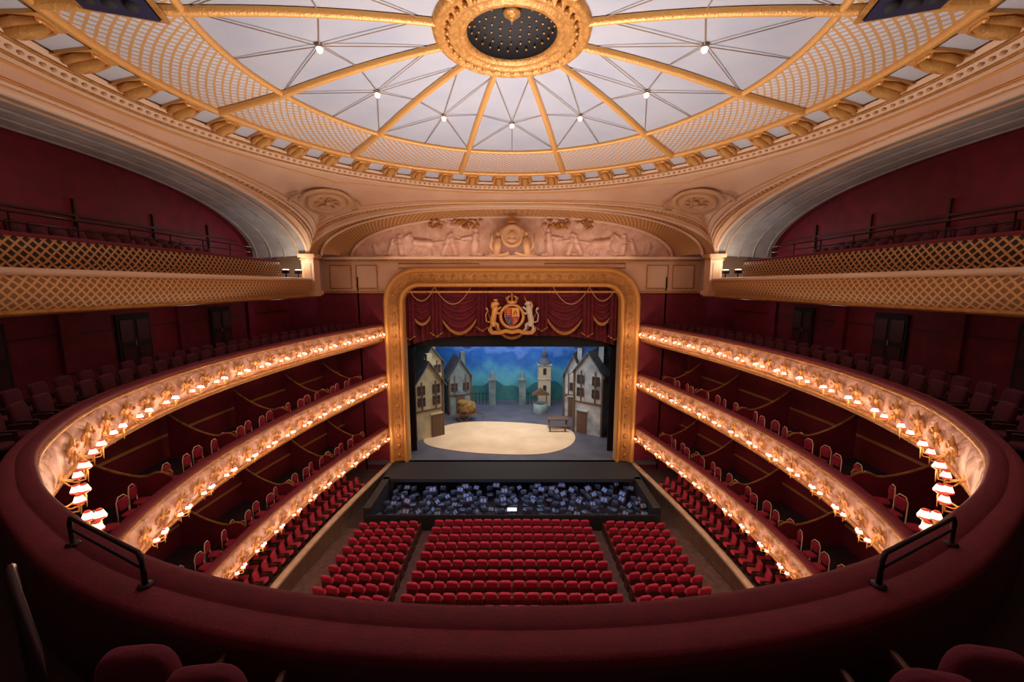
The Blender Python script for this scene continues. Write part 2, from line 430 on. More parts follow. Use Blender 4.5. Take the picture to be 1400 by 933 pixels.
for r,z in((11.05,5.3),(11.36,5.12)): ring(b,[(r+.05*math.cos(q),z+.05*math.sin(q)) for q in [2*pi*i/6 for i in range(7)]])
b.obj('gilt_moulding',['gold'],ceil)
def polar(a,r,z): return Vector((r*math.sin(a),YC+r*math.cos(a),z))
b=MB()
for k in range(288):
    b.pillow(polar(2*pi*k/288,11.22,5.21),(.13,.13,.1),0,1,6,4)
ob=b.obj('egg_moulding',['peachd'],ceil);ob['kind']='stuff'
c=MB()
c.pillow((0,0,-.05),(.6,.86,.12),0,.6,10,4)
c.tube([(0,-.36,-.08),(0,-.15,-.13),(0,.1,-.12),(0,.28,-.16),(0,.38,-.16)],[.1,.17,.15,.17,.1],0,8)
for sx in(-1,1):
    c.tube([(sx*.2,-.35,-.08),(sx*.25,0,-.1),(sx*.22,.34,-.14)],[.06,.09,.08],0,6)
c.box((0,0,0),(.7,.98,.08),0)
con=c.obj('console',['goldb'],ceil)
fr=MB()
fr.tube([(-.36,-.42,-.02),(.36,-.42,-.02),(.4,.42,-.02),(-.4,.42,-.02)],.035,0,5,closed=True)
frm=fr.obj('coffer_frame',['gold'],ceil)
for k in range(48):
    a=(k+.5)*2*pi/48
    for pm,aa,z in((con,a,5.5),(frm,a+pi/48,5.52)):
        ob=pm if k==0 else pm.copy()
        if k: COL.objects.link(ob);ob.parent=ceil
        ob.location=polar(aa,10.47,z);ob.rotation_euler=(math.radians(-8),0,-aa)
r=MB();rows=[]
for k in range(19):
    rr=1.9+7.9*k/18;z=zd(rr)-.02;w=.09+.05*k/18
    rows.append([(-w,rr,z),(-w*.8,rr,z-.09),(-w*.3,rr,z-.14),(w*.3,rr,z-.14),(w*.8,rr,z-.09),(w,rr,z)])
r.grid(rows,0);rib=r.obj('rib',['goldb'],ceil)
st=MB();L=(0,5.0,6.14)
for a,rr in((15,RI),(-15,RI),(0,RI),(15,2.2),(-15,2.2),(15,4.6),(-15,4.6)):
    a=math.radians(a);e=(rr*math.sin(a),rr*math.cos(a),zd(rr)-.03);st.tube([L,e],.014,0,5)
st.tube([L,(0,5.0,zd(5.0))],.014,0,5)
stm=st.obj('strut_frame',['bronze'],ceil)
lb=MB();lb.lathe([(0,-.09),(.06,-.06),(.08,0),(.06,.07),(0,.09)],seg=10,m=0);lb.lathe([(0,.16),(.07,.15),(.09,.05),(.1,.03)],seg=10,m=1)
lo=lb.obj('ceiling_light',['starbulb','bronze']);top(lo,'small glowing star light on thin struts under the dome','ceiling light','dome lights');LK=Kind(lo)
for k in range(12):
    a=k*pi/6+pi/12
    ob=rib if k==0 else rib.copy()
    if k:COL.objects.link(ob);ob.parent=ceil
    ob.location=(0,YC,0);ob.rotation_euler=(0,0,-a)
    a2=k*pi/6;ob=stm if k==0 else stm.copy()
    if k:COL.objects.link(ob);ob.parent=ceil
    ob.location=(0,YC,0);ob.rotation_euler=(0,0,-a2)
    LK.place(tuple(polar(a2,5.0,6.06)))
b=MB();ring(b,[(2.05,6.5),(2.02,6.34),(1.9,6.28),(1.82,6.36),(1.7,6.38),(1.6,6.28),(1.5,6.3),(1.42,6.38),(1.34,6.3),(1.22,6.3),(1.16,6.42)],0,72)
for k in range(36):
    a=2*pi*k/36;b.pillow(polar(a,1.66,6.3),(.14,.14,.12),0,1,8,4)
b.obj('oculus_ring',['gold'],ceil)
b=MB();ring(b,[(1.17,6.4),(1.12,6.65),(.95,6.85),(.6,7.0),(.001,7.05)],0,48);b.obj('oculus_recess',['black'],ceil)
b=MB()
for rr,z,n in((1.1,6.62,26),(1.02,6.76,24),(.88,6.87,20),(.72,6.94,16),(.52,7.0,12)):
    for k in range(n): b.pillow(polar(2*pi*k/n+rr,rr,z),(.07,.07,.07),0,1,6,4)
ob=b.obj('stud',['gold'],ceil);ob['kind']='stuff'
b=MB();b.lathe([(0,-.15),(.06,-.1),(.14,0),(.22,.04),(.24,.1),(.1,.14)],c=(0,YC,6.85),seg=12,m=0);b.obj('pendant',['gold'],ceil)
navy=mat('navy_panel',(.012,.015,.05),.5)
for side in(-1,1):
    h=MB();q=polar(side*math.radians(109),8.3,5.6)
    h.box((0,0,0),(1.0,1.3,.12),0);h.box((0,0,-.03),(1.2,1.5,.06),1);h.box((0,0,-.08),(.95,1.25,.05),2)
    for i in range(3): h.lathe([(.0,-.1),(.12,-.1),(.13,.0)],c=(0,-.35+.35*i,-.1),seg=10,m=0)
    ob=h.obj('lighting_hatch',['black','gold',navy],ceil,q);ob.rotation_euler=(0,0,-side*math.radians(109))
HX=11.75;HY=12.1;ZS=1.7;ZCR=4.45;PW=2.6
def arc(n=48,half=1.,crown=ZCR,spring=ZS):
    o=[]
    for k in range(n+1):
        t=pi*k/n;s=math.copysign(abs(math.cos(t))**(2/PW),math.cos(t));o.append((-s*half,spring+(crown-spring)*math.sin(t)))
    return o
def side_pts(i,n=48):
    P=[]
    for s,z in arc(n):
        if i==0:P.append(Vector((s*HX,YC+HY,z)))
        elif i==1:P.append(Vector((HX,YC-s*HY,z)))
        elif i==2:P.append(Vector((-s*HX,YC-HY,z)))
        else:P.append(Vector((-HX,YC+s*HY,z)))
    return P
def pen(bp,k):
    d=Vector((bp.x,bp.y-YC,0)).normalized();c0=Vector((0,YC,0))+d*11.6
    q=c0.lerp(Vector((bp.x,bp.y,0)),k);q.z=5.08+(bp.z-5.08)*k**1.35;return q
for i in range(4):
    b=MB();P=side_pts(i)
    rows=[[pen(p,k/10) for k in range(11)] for p in P];b.grid(rows,0)
    b.obj('pendentive',['peach'],ceil)
    if i==2: continue
    b=MB();b.tube([p+Vector((0,0,.02)) for p in P],.12,0,8);b.tube([pen(p,.78)+Vector((0,0,-.01)) for p in P],.07,0,6);b.obj('archivolt',['peachl'],ceil)
    b=MB();b.tube([pen(p,.88)+Vector((0,0,-.02)) for p in P],.05,0,6);b.tube([pen(p,.68) for p in P],.035,0,6);b.tube([pen(p,.12) for p in P],.04,0,6);b.obj('gilt_moulding',['goldb'],ceil)
    b=MB()
    for j in range(1,len(P)):
        for f in(.25,.75):
            p=P[j-1].lerp(P[j],f);b.pillow(pen(p,.83)+Vector((0,0,-.03)),(.14,.14,.1),0,1,6,4)
    ob=b.obj('leaf_moulding',['peachd'],ceil);ob['kind']='stuff'
md=MB();md.lathe([(0,.05),(.3,.07),(.42,.1),(.5,.16),(.58,.12),(.62,.0)],seg=28,m=0)
md.lathe([(.66,.03),(.74,.14),(.82,.03)],seg=28,m=0)
md.pillow((0,.08,.14),(.2,.24,.2),0,1);md.pillow((0,-.18,.12),(.4,.26,.18),0,1)
for k in range(8):
    a=2*pi*k/8;md.tube([(.36*math.cos(a),.36*math.sin(a),.1),(.24*math.cos(a+.3),.24*math.sin(a+.3),.14)],[.05,.03],0,5)
for sx in(-1,1): md.tube([(sx*.85,.3,.03),(sx*1.05,.1,.08),(sx*1.1,-.15,.07),(sx*.9,-.3,.03)],[.04,.08,.07,.03],0,6)
mo=md.obj('medallion',['peachd']);top(mo,'oval carved medallion in a wreath on the peach pendentive','medallion','pendentive medallions')
for side in(-1,1):
    ob=mo if side<0 else mo.copy()
    if side>0:COL.objects.link(ob)
    cpt=Vector((side*HX,YC+HY,ZS));q=pen(cpt,.36)
    up=(pen(cpt,.3)-pen(cpt,.44)).normalized()
    dg=Vector((side*-.72,-.69,0));tan=Vector((0,0,1)).cross(up).normalized()
    if tan.x<0: tan=-tan
    nrm=tan.cross(up).normalized()
    if nrm.dot(dg)<0: nrm=-nrm;tan=-tan
    R=Matrix((tan*1.55,up*1.15,nrm*1.2)).transposed()
    ob.matrix_world=Matrix.Translation(q+nrm*.05)@R.to_4x4()
n=64;A=arc(n,1.0);Bc=arc(n,1.0,4.2)
b=MB();rows=[];uv=[]
for k in range(n+1):
    a=A[k];c2=Bc[k];p0=Vector((a[0]*HX,YC+HY,a[1]));p1=Vector((c2[0]*10.1,25.6,c2[1]))
    rows.append([p0.lerp(p1,j/6)+Vector((0,0,.12*math.sin(pi*j/6))) for j in range(7)]);uv.append([(k*.35,j*.35) for j in range(7)])
b.grid(rows,0,uv);top(b.obj('trim_1',['lat_gold']),'coffered gold soffit of the arch over the stage','arch trim',None,'structure')
b=MB();b.tube([Vector((c2[0]*10.05,25.5,c2[1])) for c2 in Bc],.1,0,8);b.tube([Vector((a[0]*11.2,23.9,a[1]+.02)) for a in arc(n,1,4.4)],.07,0,8)
top(b.obj('trim_2',['peachl']),'pale moulding around the arch over the stage','arch trim',None,'structure')
caps=[]
def fig(x,z,h,lean=0,arm=1):
    caps.append(((x,z),(x+lean*h*.3,z+h*.45),.17*h));caps.append(((x+lean*h*.3,z+h*.45),(x+lean*h*.45,z+h*.78),.13*h));caps.append(((x+lean*h*.48,z+h*.95),(x+lean*h*.5,z+h),.1*h))
    caps.append(((x+lean*h*.4,z+h*.72),(x+arm*h*.5,z+h*.62),.055*h));caps.append(((x,z),(x-arm*h*.35,z-h*.05),.09*h))
def horse(x,z,h,d):
    caps.append(((x-d*h*.4,z+h*.5),(x+d*h*.35,z+h*.58),.2*h));caps.append(((x+d*h*.4,z+h*.6),(x+d*h*.65,z+h*.95),.11*h));caps.append(((x+d*h*.65,z+h*.98),(x+d*h*.9,z+h*.82),.07*h))
    for q,e in((-.4,-.5),(-.3,-.15),(.35,.65),(.3,.4)): caps.append(((x+d*h*q,z+h*.4),(x+d*h*e,z),.05*h))
    caps.append(((x-d*h*.55,z+h*.55),(x-d*h*.8,z+h*.2),.05*h))
for d in(-1,1):
    fig(d*2.4,1.95,1.5,d*-.2,d);fig(d*3.5,1.95,1.2,d*.5,-d);fig(d*4.3,1.95,1.1,d*-.6,d)
    horse(d*5.6,1.95,1.2,d);fig(d*6.9,1.95,1.1,d*.3,d);fig(d*7.7,1.95,.85,-d*.5,-d);fig(d*8.5,1.95,.6,d*.5,d)
    for i in range(14):
        x=d*random.uniform(2,5);zz=random.uniform(3.55,4.05);caps.append(((x,zz),(x+random.uniform(-.2,.2),zz+.1),.12))
def hgt(x,z):
    h=0
    for (a,b2,r) in caps:
        if abs(x-a[0])>2: continue
        dx=b2[0]-a[0];dz=b2[1]-a[1];l=dx*dx+dz*dz+1e-9
        t=max(0,min(1,((x-a[0])*dx+(z-a[1])*dz)/l));dd=math.hypot(x-a[0]-t*dx,z-a[1]-t*dz)
        if dd<r: h=max(h,math.sqrt(1-(dd/r)**2)*min(.3,r*1.6)+.03)
    return h
rows=[];NX=300;NZ=44
for i in range(NX+1):
    x=-10.1+20.2*i/NX;s=min(1,abs(x/10.1));zt=ZS+(4.2-ZS)*math.sqrt(max(0,1-s**PW))
    rows.append([(x,25.62-hgt(x,ZS+(zt-ZS)*j/NZ),ZS+(zt-ZS)*j/NZ) for j in range(NZ+1)])
tyr=mat('pale_relief_plaster',(.85,.6,.5),.6,col2=(.7,.42,.3),nscale=2.6,bump=(5,.6))
b=MB();b.grid(rows,0);ob=b.obj('relief_panel',[tyr]);top(ob,'pale sculpted relief of figures and horses above the stage','relief')
b=MB()
for d in(-1,1):
    for i in range(34):
        x=d*random.choice([2.6,3.0,3.3,4.6,4.9,2.2])+random.uniform(-.25,.25);z=3.72+random.uniform(-.25,.28)
        b.pillow((x,25.4,z),(.3,.1,.16),0,1,8,4,R=Matrix.Rotation(random.uniform(-1,1),3,'Y'))
o2=b.obj('foliage',['gold'],ob);o2['kind']='stuff'
cr_=empty('cartouche',(0,25.1,1.75));top(cr_,'carved gilt medallion with crown and flanking figures above the stage','crest')
R90=Matrix.Rotation(pi/2,4,'X')
b=MB();T=Matrix.Translation((0,0,1.25))@R90
b.lathe([(0,.1),(.35,.14),(.5,.12),(.55,.22),(.68,.22),(.72,.1),(.75,0)],seg=28,M4=T)
b.pillow((0,-.15,1.3),(.4,.16,.5),0,1);b.pillow((0,-.14,1.0),(.6,.14,.3),0,1)
b.obj('medallion',['peachd'],cr_)
b=MB();b.lathe([(.26,0),(.28,.12),(.22,.14)],c=(0,-.1,1.98),seg=14)
for k in range(6):
    a=pi*k/3;b.tube([(.26*math.cos(a),-.1+.26*math.sin(a),2.1),(.3*math.cos(a),-.1+.3*math.sin(a),2.28),(.1*math.cos(a),-.1+.1*math.sin(a),2.4),(0,-.1,2.38)],.03,0,5)
b.pillow((0,-.1,2.48),(.12,.12,.12),0,1);b.obj('crown',['goldb'],cr_)
for d in(-1,1):
    b=MB()
    b.tube([(d*.95,-.1,.1),(d*.9,-.15,.6),(d*.85,-.15,1.0),(d*.85,-.12,1.2)],[.22,.24,.2,.1],0,8)
    b.pillow((d*.85,-.15,1.38),(.26,.26,.3),0,1)
    b.tube([(d*.85,-.15,1.1),(d*.7,-.2,1.5),(d*.5,-.2,1.75)],[.09,.08,.06],0,6)
    b.tube([(d*.95,-.12,.9),(d*1.25,-.1,1.3),(d*1.3,-.1,.6),(d*1.1,-.1,.3)],[.05,.14,.12,.05],0,6)
    b.tube([(d*.2,-.15,.2),(d*.6,-.2,.05),(d*1.2,-.15,.05),(d*1.4,-.1,.25)],[.12,.12,.1,.04],0,6)
    b.obj('figure',['peachd'],cr_)
b=MB();b.box((0,-.05,-.02),(3.0,.4,.14),0);b.obj('base_ledge',['peachd'],cr_)
# ---------------------------------------------------------------- front wall & proscenium
def ppath(hw,zt,rad,zb=-11.5,n=10):
    P=[(-hw,zb+(zt-rad-zb)*k/14) for k in range(15)]
    P+=[(-hw+rad-rad*math.cos(pi/2*k/n),zt-rad+rad*math.sin(pi/2*k/n)) for k in range(1,n+1)]
    P+=[(-x,z) for x,z in P[::-1]]
    return P
PP=ppath(7.4,.5,1.6)
b=MB();hal=PP[:len(PP)//2]
hal2=[]
for i,(x,z) in enumerate(hal):
    if i and hal[i-1][1]<-.5<=z: hal2.append((x,-.5))
    hal2.append((x,z))
hal2[0]=(hal2[0][0],-13.4)
for d in(-1,1):
    for i in range(len(hal2)-1):
        (x0,z0),(x1,z1)=hal2[i],hal2[i+1]
        b.add([(d*abs(x0),25,z0),(d*14.5,25,z0),(d*14.5,25,z1),(d*abs(x1),25,z1)],[(0,1,2,3)],1 if (z0+z1)/2<-.5 else 0,False)
b.add([(-14.5,25,.5),(14.5,25,.5),(14.5,25,1.75),(-14.5,25,1.75)],[(0,1,2,3)],0,False)
b.add([(-10.2,25,1.75),(10.2,25,1.75),(10.2,25.7,1.75),(-10.2,25.7,1.75)],[(0,1,2,3)],0,False)
top(b.obj('wall_front',['peach','redwall']),'peach and crimson wall around the stage opening','wall',None,'structure')
b=MB()
b.box((0,24.9,1.62),(23,.35,.14),0);b.box((0,24.88,1.48),(23,.22,.08),1);b.box((0,24.93,-.42),(23,.2,.12),1)
for d in(-1,1):
    for x,w in((9.0,1.3),(10.6,1.3)):
        b.tube([(d*x-w/2,24.96,-.2),(d*x+w/2,24.96,-.2),(d*x+w/2,24.96,1.2),(d*x-w/2,24.96,1.2)],.04,1,5,closed=True)
    b.tube([(d*2,24.96,1.05),(d*7.0,24.96,1.05),(d*7.0,24.96,1.3),(d*2,24.96,1.3)],.03,1,5,closed=True)
top(b.obj('trim_3',['peachl','gold']),'moulded cornice and panels above the stage frame','trim',None,'structure')
b=MB()
for d in(-1,1):
    xx,yy=11.7,23.5
    b.box((d*xx,yy,.5),(.7,.7,2.3),0);b.box((d*xx,yy,1.66),(.95,.95,.2),1);b.box((d*xx,yy,1.45),(.8,.8,.08),2);b.box((d*xx,yy,-.45),(.9,.9,.25),0)
    b.box((d*xx,yy-.36,.5),(.4,.04,1.5),1)
top(b.obj('trim_4',['peach','peachd','gold']),'peach corner pilasters carrying the arches','pilaster',None,'structure')
pf=empty('proscenium_frame');top(pf,'wide gilded moulded frame around the stage opening','stage frame')
def fsweep(prof,name,mt):
    b=MB();rows=[]
    for i,(x,z) in enumerate(PP):
        a=PP[max(i-1,0)];c=PP[min(i+1,len(PP)-1)];t=Vector((c[0]-a[0],c[1]-a[1])).normalized();nn=Vector((-t.y,t.x))
        rows.append([(x+nn.x*o,y,z+nn.y*o) for o,y in prof])
    uv=[];acc=0
    for i in range(len(PP)):
        if i: acc+=math.dist(PP[i],PP[i-1])
        uv.append([(acc,j*.12) for j in range(len(prof))])
    b.grid(rows,0,uv);return b.obj(name,[mt],pf)
fsweep([(-.62,25.5),(-.62,24.85),(-.55,24.75),(-.45,24.72),(-.38,24.8)],'inner_moulding','goldb')
fsweep([(-.38,24.8),(-.3,24.95),(-.1,24.93),(.1,24.9),(.28,24.84)],'ornament_band','gold')
fsweep([(.28,24.84),(.33,24.68),(.42,24.62),(.52,24.66),(.6,24.78),(.6,25.0)],'outer_moulding','goldb')
b=MB();b.pillow((0,0,0),(.22,.08,.28),0,.9,10,6);ro=b.obj('rosette',['gold'],pf);first=True
PL=[(d*7.4,-11.1+.66*k) for d in(-1,1) for k in range(17)]+[(-5.6+11.2*k/17,.5) for k in range(18)]
for x,z in PL:
    o3=ro if first else ro.copy()
    if not first: COL.objects.link(o3);o3.parent=pf
    first=False;o3.location=(x,24.88,z)
# ---------------------------------------------------------------- upper side galleries
for side,nm in((-1,'left'),(1,'right')):
    root=empty('gallery_balcony');top(root,'upper side gallery with gold lattice band and openwork grille','balcony')
    ys=[-3+26.2*k/50 for k in range(51)]
    def gx(y,o): return side*(11.35+o+.25*((y-10)/13)**2)
    def strip(prof,m,name,y0=-3,y1=23.1):
        b=MB();rows=[];uv=[];vv=[0]
        for i in range(1,len(prof)): vv.append(vv[-1]+math.dist(prof[i],prof[i-1]))
        for k in range(51):
            y=y0+(y1-y0)*k/50;rows.append([(min(13.9,abs(gx(y,o)))*side,y,z) for o,z in prof]);uv.append([(y,q) for q in vv])
        b.grid(rows,0,uv);return b.obj(name,[m],root)
    strip([(.12,-.58),(0,-.35),(-.04,0),(.02,.22)],'lat_gold','lattice_band')
    strip([(.4,-.74),(.1,-.7),(.05,-.64),(.12,-.58)],'gold','lower_moulding')
    strip([(.02,.22),(-.12,.26),(-.16,.34),(-.1,.4),(.5,.42)],'peachl','ledge')
    strip([(.5,.42),(.5,.52),(.45,.55),(.5,1.18)],'lat_black','grille',-3,21)
    strip([(.46,1.16),(.42,1.22),(.5,1.27),(.58,1.22),(.56,1.16)],'velvet','grille_rail',-3,21)
    strip([(.3,.4),(2.5,.4)],'carpet','gallery_floor')
    strip([(.3,-.72),(2.5,-.7)],'dred','gallery_soffit')
    P=[(YC+s*HY,z) for s,z in arc(48)];Q=[(YC+s*(HY-.5),z) for s,z in arc(48,1,4.5,1.5)]
    b=MB();rows=[]
    for (y0,z0),(y1,z1) in zip(P,Q): rows.append([(side*(HX+2.9*j/6),y0+(y1-y0)*j/6,z0+(z1-z0)*j/6) for j in range(7)])
    b.grid(rows,0)
    for j in(1,2.5,4,5.5):
        b.tube([(side*(HX+2.9*j/6),y0+(y1-y0)*j/6,z0+(z1-z0)*j/6-.03) for (y0,z0),(y1,z1) in zip(P,Q)],.05,0 if j!=1 else 1,6)
    top(b.obj('trim_5' if side<0 else 'trim_6',['silver','peachd']),'grey-beige ribbed soffit of the wide side arch','arch trim',None,'structure')
    b=MB();rows=[[(side*14.9,y,.3),(side*14.9,y,z+.25)] for y,z in Q];b.grid(rows,0)
    rows=[[(side*14.6,y,z),(side*14.95,y,z)] for y,z in Q];b.grid(rows,0)
    b.add([(side*13.8,-3,.38),(side*14.95,-3,.38),(side*14.95,24.9,.38),(side*13.8,24.9,.38)],[(0,1,2,3)],1,False)
    for yy in range(2,22,3): b.box((side*14.85,yy,1.6),(.08,.08,2.6),1)
    b.box((side*14.84,10,2.35),(.05,24,.08),1)
    top(b.obj('wall_'+nm,['redwall','dred']),'crimson wall under the wide side arch','wall',None,'structure')
    mb=MB()
    for ro_,zz in((1.3,.57),(2.0,.82),(2.7,1.07)):
        y=4.
        while y<20.5-ro_:
            c=Vector((gx(y,ro_),y,zz))
            mb.pillow(c+Vector((side*.18,0,.55)),(.12,.44,.5),0,.5,8,5);mb.pillow(c+Vector((-side*.05,0,.36)),(.4,.44,.12),0,.5,8,5);mb.box(c+Vector((0,0,.15)),(.1,.36,.3),1)
            y+=.55
    ob=mb.obj('theatre_seating',['seatd','wood']);top(ob,'dark red seats in rows on the upper side gallery','theatre seating',None,'stuff')
    mb=MB();mb.grid([[(gx(y,.95),y,.42),(gx(y,.95),y,.56),(gx(y,1.65),y,.56),(gx(y,1.65),y,.8),(gx(y,2.35),y,.8),(gx(y,2.35),y,1.05),(gx(y,3.2),y,1.05)] for y in ys[:46]],0,smooth=False)
    top(mb.obj('seating_platform',['carpet']),'stepped dark platform of the upper gallery','platform')
    mb=MB();h,o=1.8,1.0
    mb.tube([(gx(y,o),y,h) for y in ys[10:44]],.03,0,5)
    mb.tube([(gx(y,o),y,h-.25) for y in ys[10:44]],.02,0,5)
    for y in ys[10:44:3]: mb.tube([(gx(y,o),y,.56),(gx(y,o),y,h)],.022,0,5)
    top(mb.obj('guard_rail',['blacks']),'dark metal guard rail in the upper gallery','railing')
    fl=MB();fl.box((0,0,0),(.3,.22,.2),0);fl.box((0,-.0,.11),(.24,.16,.03),1);fl.tube([(0,0,-.1),(0,0,-.3)],.03,0)
    for i,(yy,xx) in enumerate(((22.6,11.95),(21.8,12.2))):
        ob=fl.obj('floodlight',['blacks','bulb'],None,(side*xx,yy,.72));top(ob,'small black floodlight washing the arch foot','floodlight','arch floodlights')
    plight((side*12.0,22.4,1.3),50,(1,.88,.72),.12,'arch_uplight')
    plight((side*12.9,20.6,1.9),22,(.95,.95,1),.15,'arch_uplight')
    for yy in(7.5,12.5,17.5): plight((side*13.3,yy,2.9),8,(1,.6,.55),.25,'gallery_fill')  # unseen points added to brighten the upper crimson walls
    for yy in(9,15.5,21.5): plight((side*12.4,yy,-1.35),9,(1,.6,.55),.2,'amphitheatre_fill')  # unseen points added to brighten the lower crimson side walls
# ---------------------------------------------------------------- curtain valance
cv=empty('stage_curtain',(0,25.75,0));top(cv,'crimson swagged velvet house curtain with gold fringe','curtain')
b=MB();rows=[]
for i in range(281):
    x=-7+14*i/280;zb=-3.3-.75*(abs(x)/7)**4
    rows.append([(x,.25+.07*math.sin(x*11),.6),(x,.25+.12*math.sin(x*11),zb)])
b.grid(rows,0);b.obj('pleated_drape',['curtain'],cv)
for (x0,x1,D) in((-2.0,2.0,2.9),(-5.2,-1.6,2.6),(1.6,5.2,2.6),(-6.9,-4.7,2.0),(4.7,6.9,2.0)):
    b=MB();rows=[];nj=40
    for i in range(33):
        s=i/32;x=x0+(x1-x0)*s;ct=1-(2*s-1)**2
        rows.append([(x,-.02-.22*ct*(.5+.5*math.sin(j*1.1)) ,.55-(.1+D*j/nj)*(ct**.8)-.9*j/nj) for j in range(nj+1)])
    b.grid(rows,0);b.obj('swag',['curtain'],cv)
    b=MB();edge=[Vector(r[-1])+Vector((0,-.05,0)) for r in rows];b.tube(edge,.055,0,6)
    b.grid([[p,p+Vector((0,0,-.15))] for p in edge],0);b.obj('gold_fringe',['gold'],cv)
for (x0,x1,d) in((-6.6,-4.9,.9),(-4.9,-2.6,1.1),(2.6,4.9,1.1),(4.9,6.6,.9)):
    b=MB();b.tube([(x0+(x1-x0)*k/16,-.35,-.1-d*(1-(k/8-1)**2)) for k in range(17)],.03,0,5);b.obj('rope_loop',['peachd'],cv)
for x in(-6.6,-4.85,-1.9,1.9,4.85,6.6):
    b=MB();rows=[];wd=.34
    for i in range(21):
        q=i/20;xx=x+(q-.5)*2*wd;rows.append([(xx,-.28+.08*math.sin(q*20),.4),(xx+.1*(q-.5),-.28+.1*math.sin(q*20),-2.7-.8*abs(x)/6.6+.5*abs(q-.5))])
    b.grid(rows,0);b.tube([Vector(r[1])+Vector((0,-.03,0)) for r in rows],.05,1,5);b.obj('tail',['curtain','gold'],cv)
ca=empty('coat_of_arms',(0,25.0,-1.95));top(ca,'gilded royal coat of arms with lion, unicorn and crowned shield','coat of arms')
redm=mat('heraldic_red',(.4,.02,.02),.5);blum=mat('heraldic_blue',(.03,.06,.25),.5);whm=mat('silver_white',(.6,.52,.42),.4)
b=MB()
def P2(poly,d,m,y=0): b.prism(poly,Matrix.Translation((0,y,0))@R90,d,m)
sh=[(-.42,.5),(.42,.5),(.44,.0),(.3,-.35),(0,-.6),(-.3,-.35),(-.44,0)]
b.lathe([(.62,0),(.66,.1),(.78,.1),(.82,0)],seg=28,m=1,M4=R90)
P2([(x*1.08,z*1.08) for x,z in sh],.1,1)
P2([(-.42,.5),(0,.5),(0,-.02),(-.44,0)],.14,0);P2([(0,.5),(.42,.5),(.44,0),(0,-.02)],.14,1)
P2([(-.44,0),(0,-.02),(0,-.6),(-.3,-.35)],.14,2);P2([(0,-.02),(.44,0),(.3,-.35),(0,-.6)],.14,0)
for x,z in((-.22,.4),(-.22,.27),(-.22,.14),(.2,-.15),(.2,-.28),(.15,-.4)): b.pillow((x,-.16,z),(.28,.05,.08),1,1,8,4)
b.tube([(.1,-.16,.12),(.22,-.16,.4),(.3,-.16,.15)],.035,0,5);b.tube([(-.3,-.16,-.12),(-.18,-.16,-.4),(-.1,-.16,-.12)],.025,1,5)
b.obj('shield',[redm,'goldb',blum],ca)
b=MB();b.lathe([(.3,.0),(.32,.14),(.3,.16)],c=(0,-.1,.82),seg=16)
for k in range(8):
    a=pi*k/4;b.tube([(.3*math.cos(a),-.1+.2*math.sin(a),.96),(.38*math.cos(a),-.1+.25*math.sin(a),1.15),(.18*math.cos(a),-.1+.1*math.sin(a),1.28),(0,-.1,1.25)],.035,0,5)
b.pillow((0,-.1,1.36),(.13,.13,.13),0,1);b.obj('crown',['goldb'],ca)
def beast(d,mt,name,uni):
    b=MB();X=lambda x:d*x
    b.tube([(X(1.15),-.1,-.6),(X(1.2),-.12,-.25),(X(1.12),-.14,.15),(X(1.05),-.14,.45),(X(1.05),-.14,.7)],[.16,.2,.17,.22,.16],0,9)
    b.pillow((X(1.0),-.16,.82),(.34,.26,.3),0,1);b.tube([(X(.98),-.16,.82),(X(.8),-.18,.76)],[.1,.07],0,6)
    b.tube([(X(1.05),-.15,.45),(X(.8),-.2,.5),(X(.68),-.2,.62)],[.09,.07,.06],0,6)
    b.tube([(X(1.05),-.15,.25),(X(.82),-.2,.18),(X(.7),-.2,.28)],[.09,.07,.06],0,6)
    b.tube([(X(1.15),-.1,-.4),(X(.9),-.15,-.5),(X(.85),-.15,-.8),(X(.7),-.15,-.85)],[.14,.11,.07,.05],0,6)
    b.tube([(X(1.2),-.1,-.45),(X(1.35),-.12,-.7),(X(1.25),-.12,-.95),(X(1.1),-.12,-.98)],[.14,.1,.07,.05],0,6)
    b.tube([(X(1.3),-.08,-.4),(X(1.6),-.08,-.3),(X(1.65),-.08,.1),(X(1.5),-.08,.35),(X(1.62),-.08,.55)],[.05,.04,.035,.04,.09],0,6)
    if uni:
        b.tube([(X(.92),-.16,.93),(X(.72),-.18,1.3)],[.04,.01],1,5)
        b.tube([(X(1.15),-.12,.95),(X(1.25),-.12,.7),(X(1.22),-.12,.4)],[.05,.09,.04],1,6)
    else:
        b.pillow((X(1.1),-.14,.68),(.46,.3,.5),0,.9);b.lathe([(.12,0),(.15,.12)],c=(X(1.02),-.15,.96),seg=8,m=1)
    b.obj(name,[mt,'goldb'],ca)
beast(-1,'goldb','lion',False);beast(1,whm,'unicorn',True)
b=MB();pth=[(-1.5,-.75),(-1.3,-1.0),(-.8,-1.02),(-.4,-.9),(0,-.98),(.4,-.9),(.8,-1.02),(1.3,-1.0),(1.5,-.75)]
b.grid([[(x,-.16,z+.1),(x,-.16,z-.1)] for x,z in pth],0);b.tube([(x,-.16,z+.1) for x,z in pth],.02,0,5);b.tube([(x,-.16,z-.1) for x,z in pth],.02,0,5)
b.obj('ribbon',['goldb'],ca)
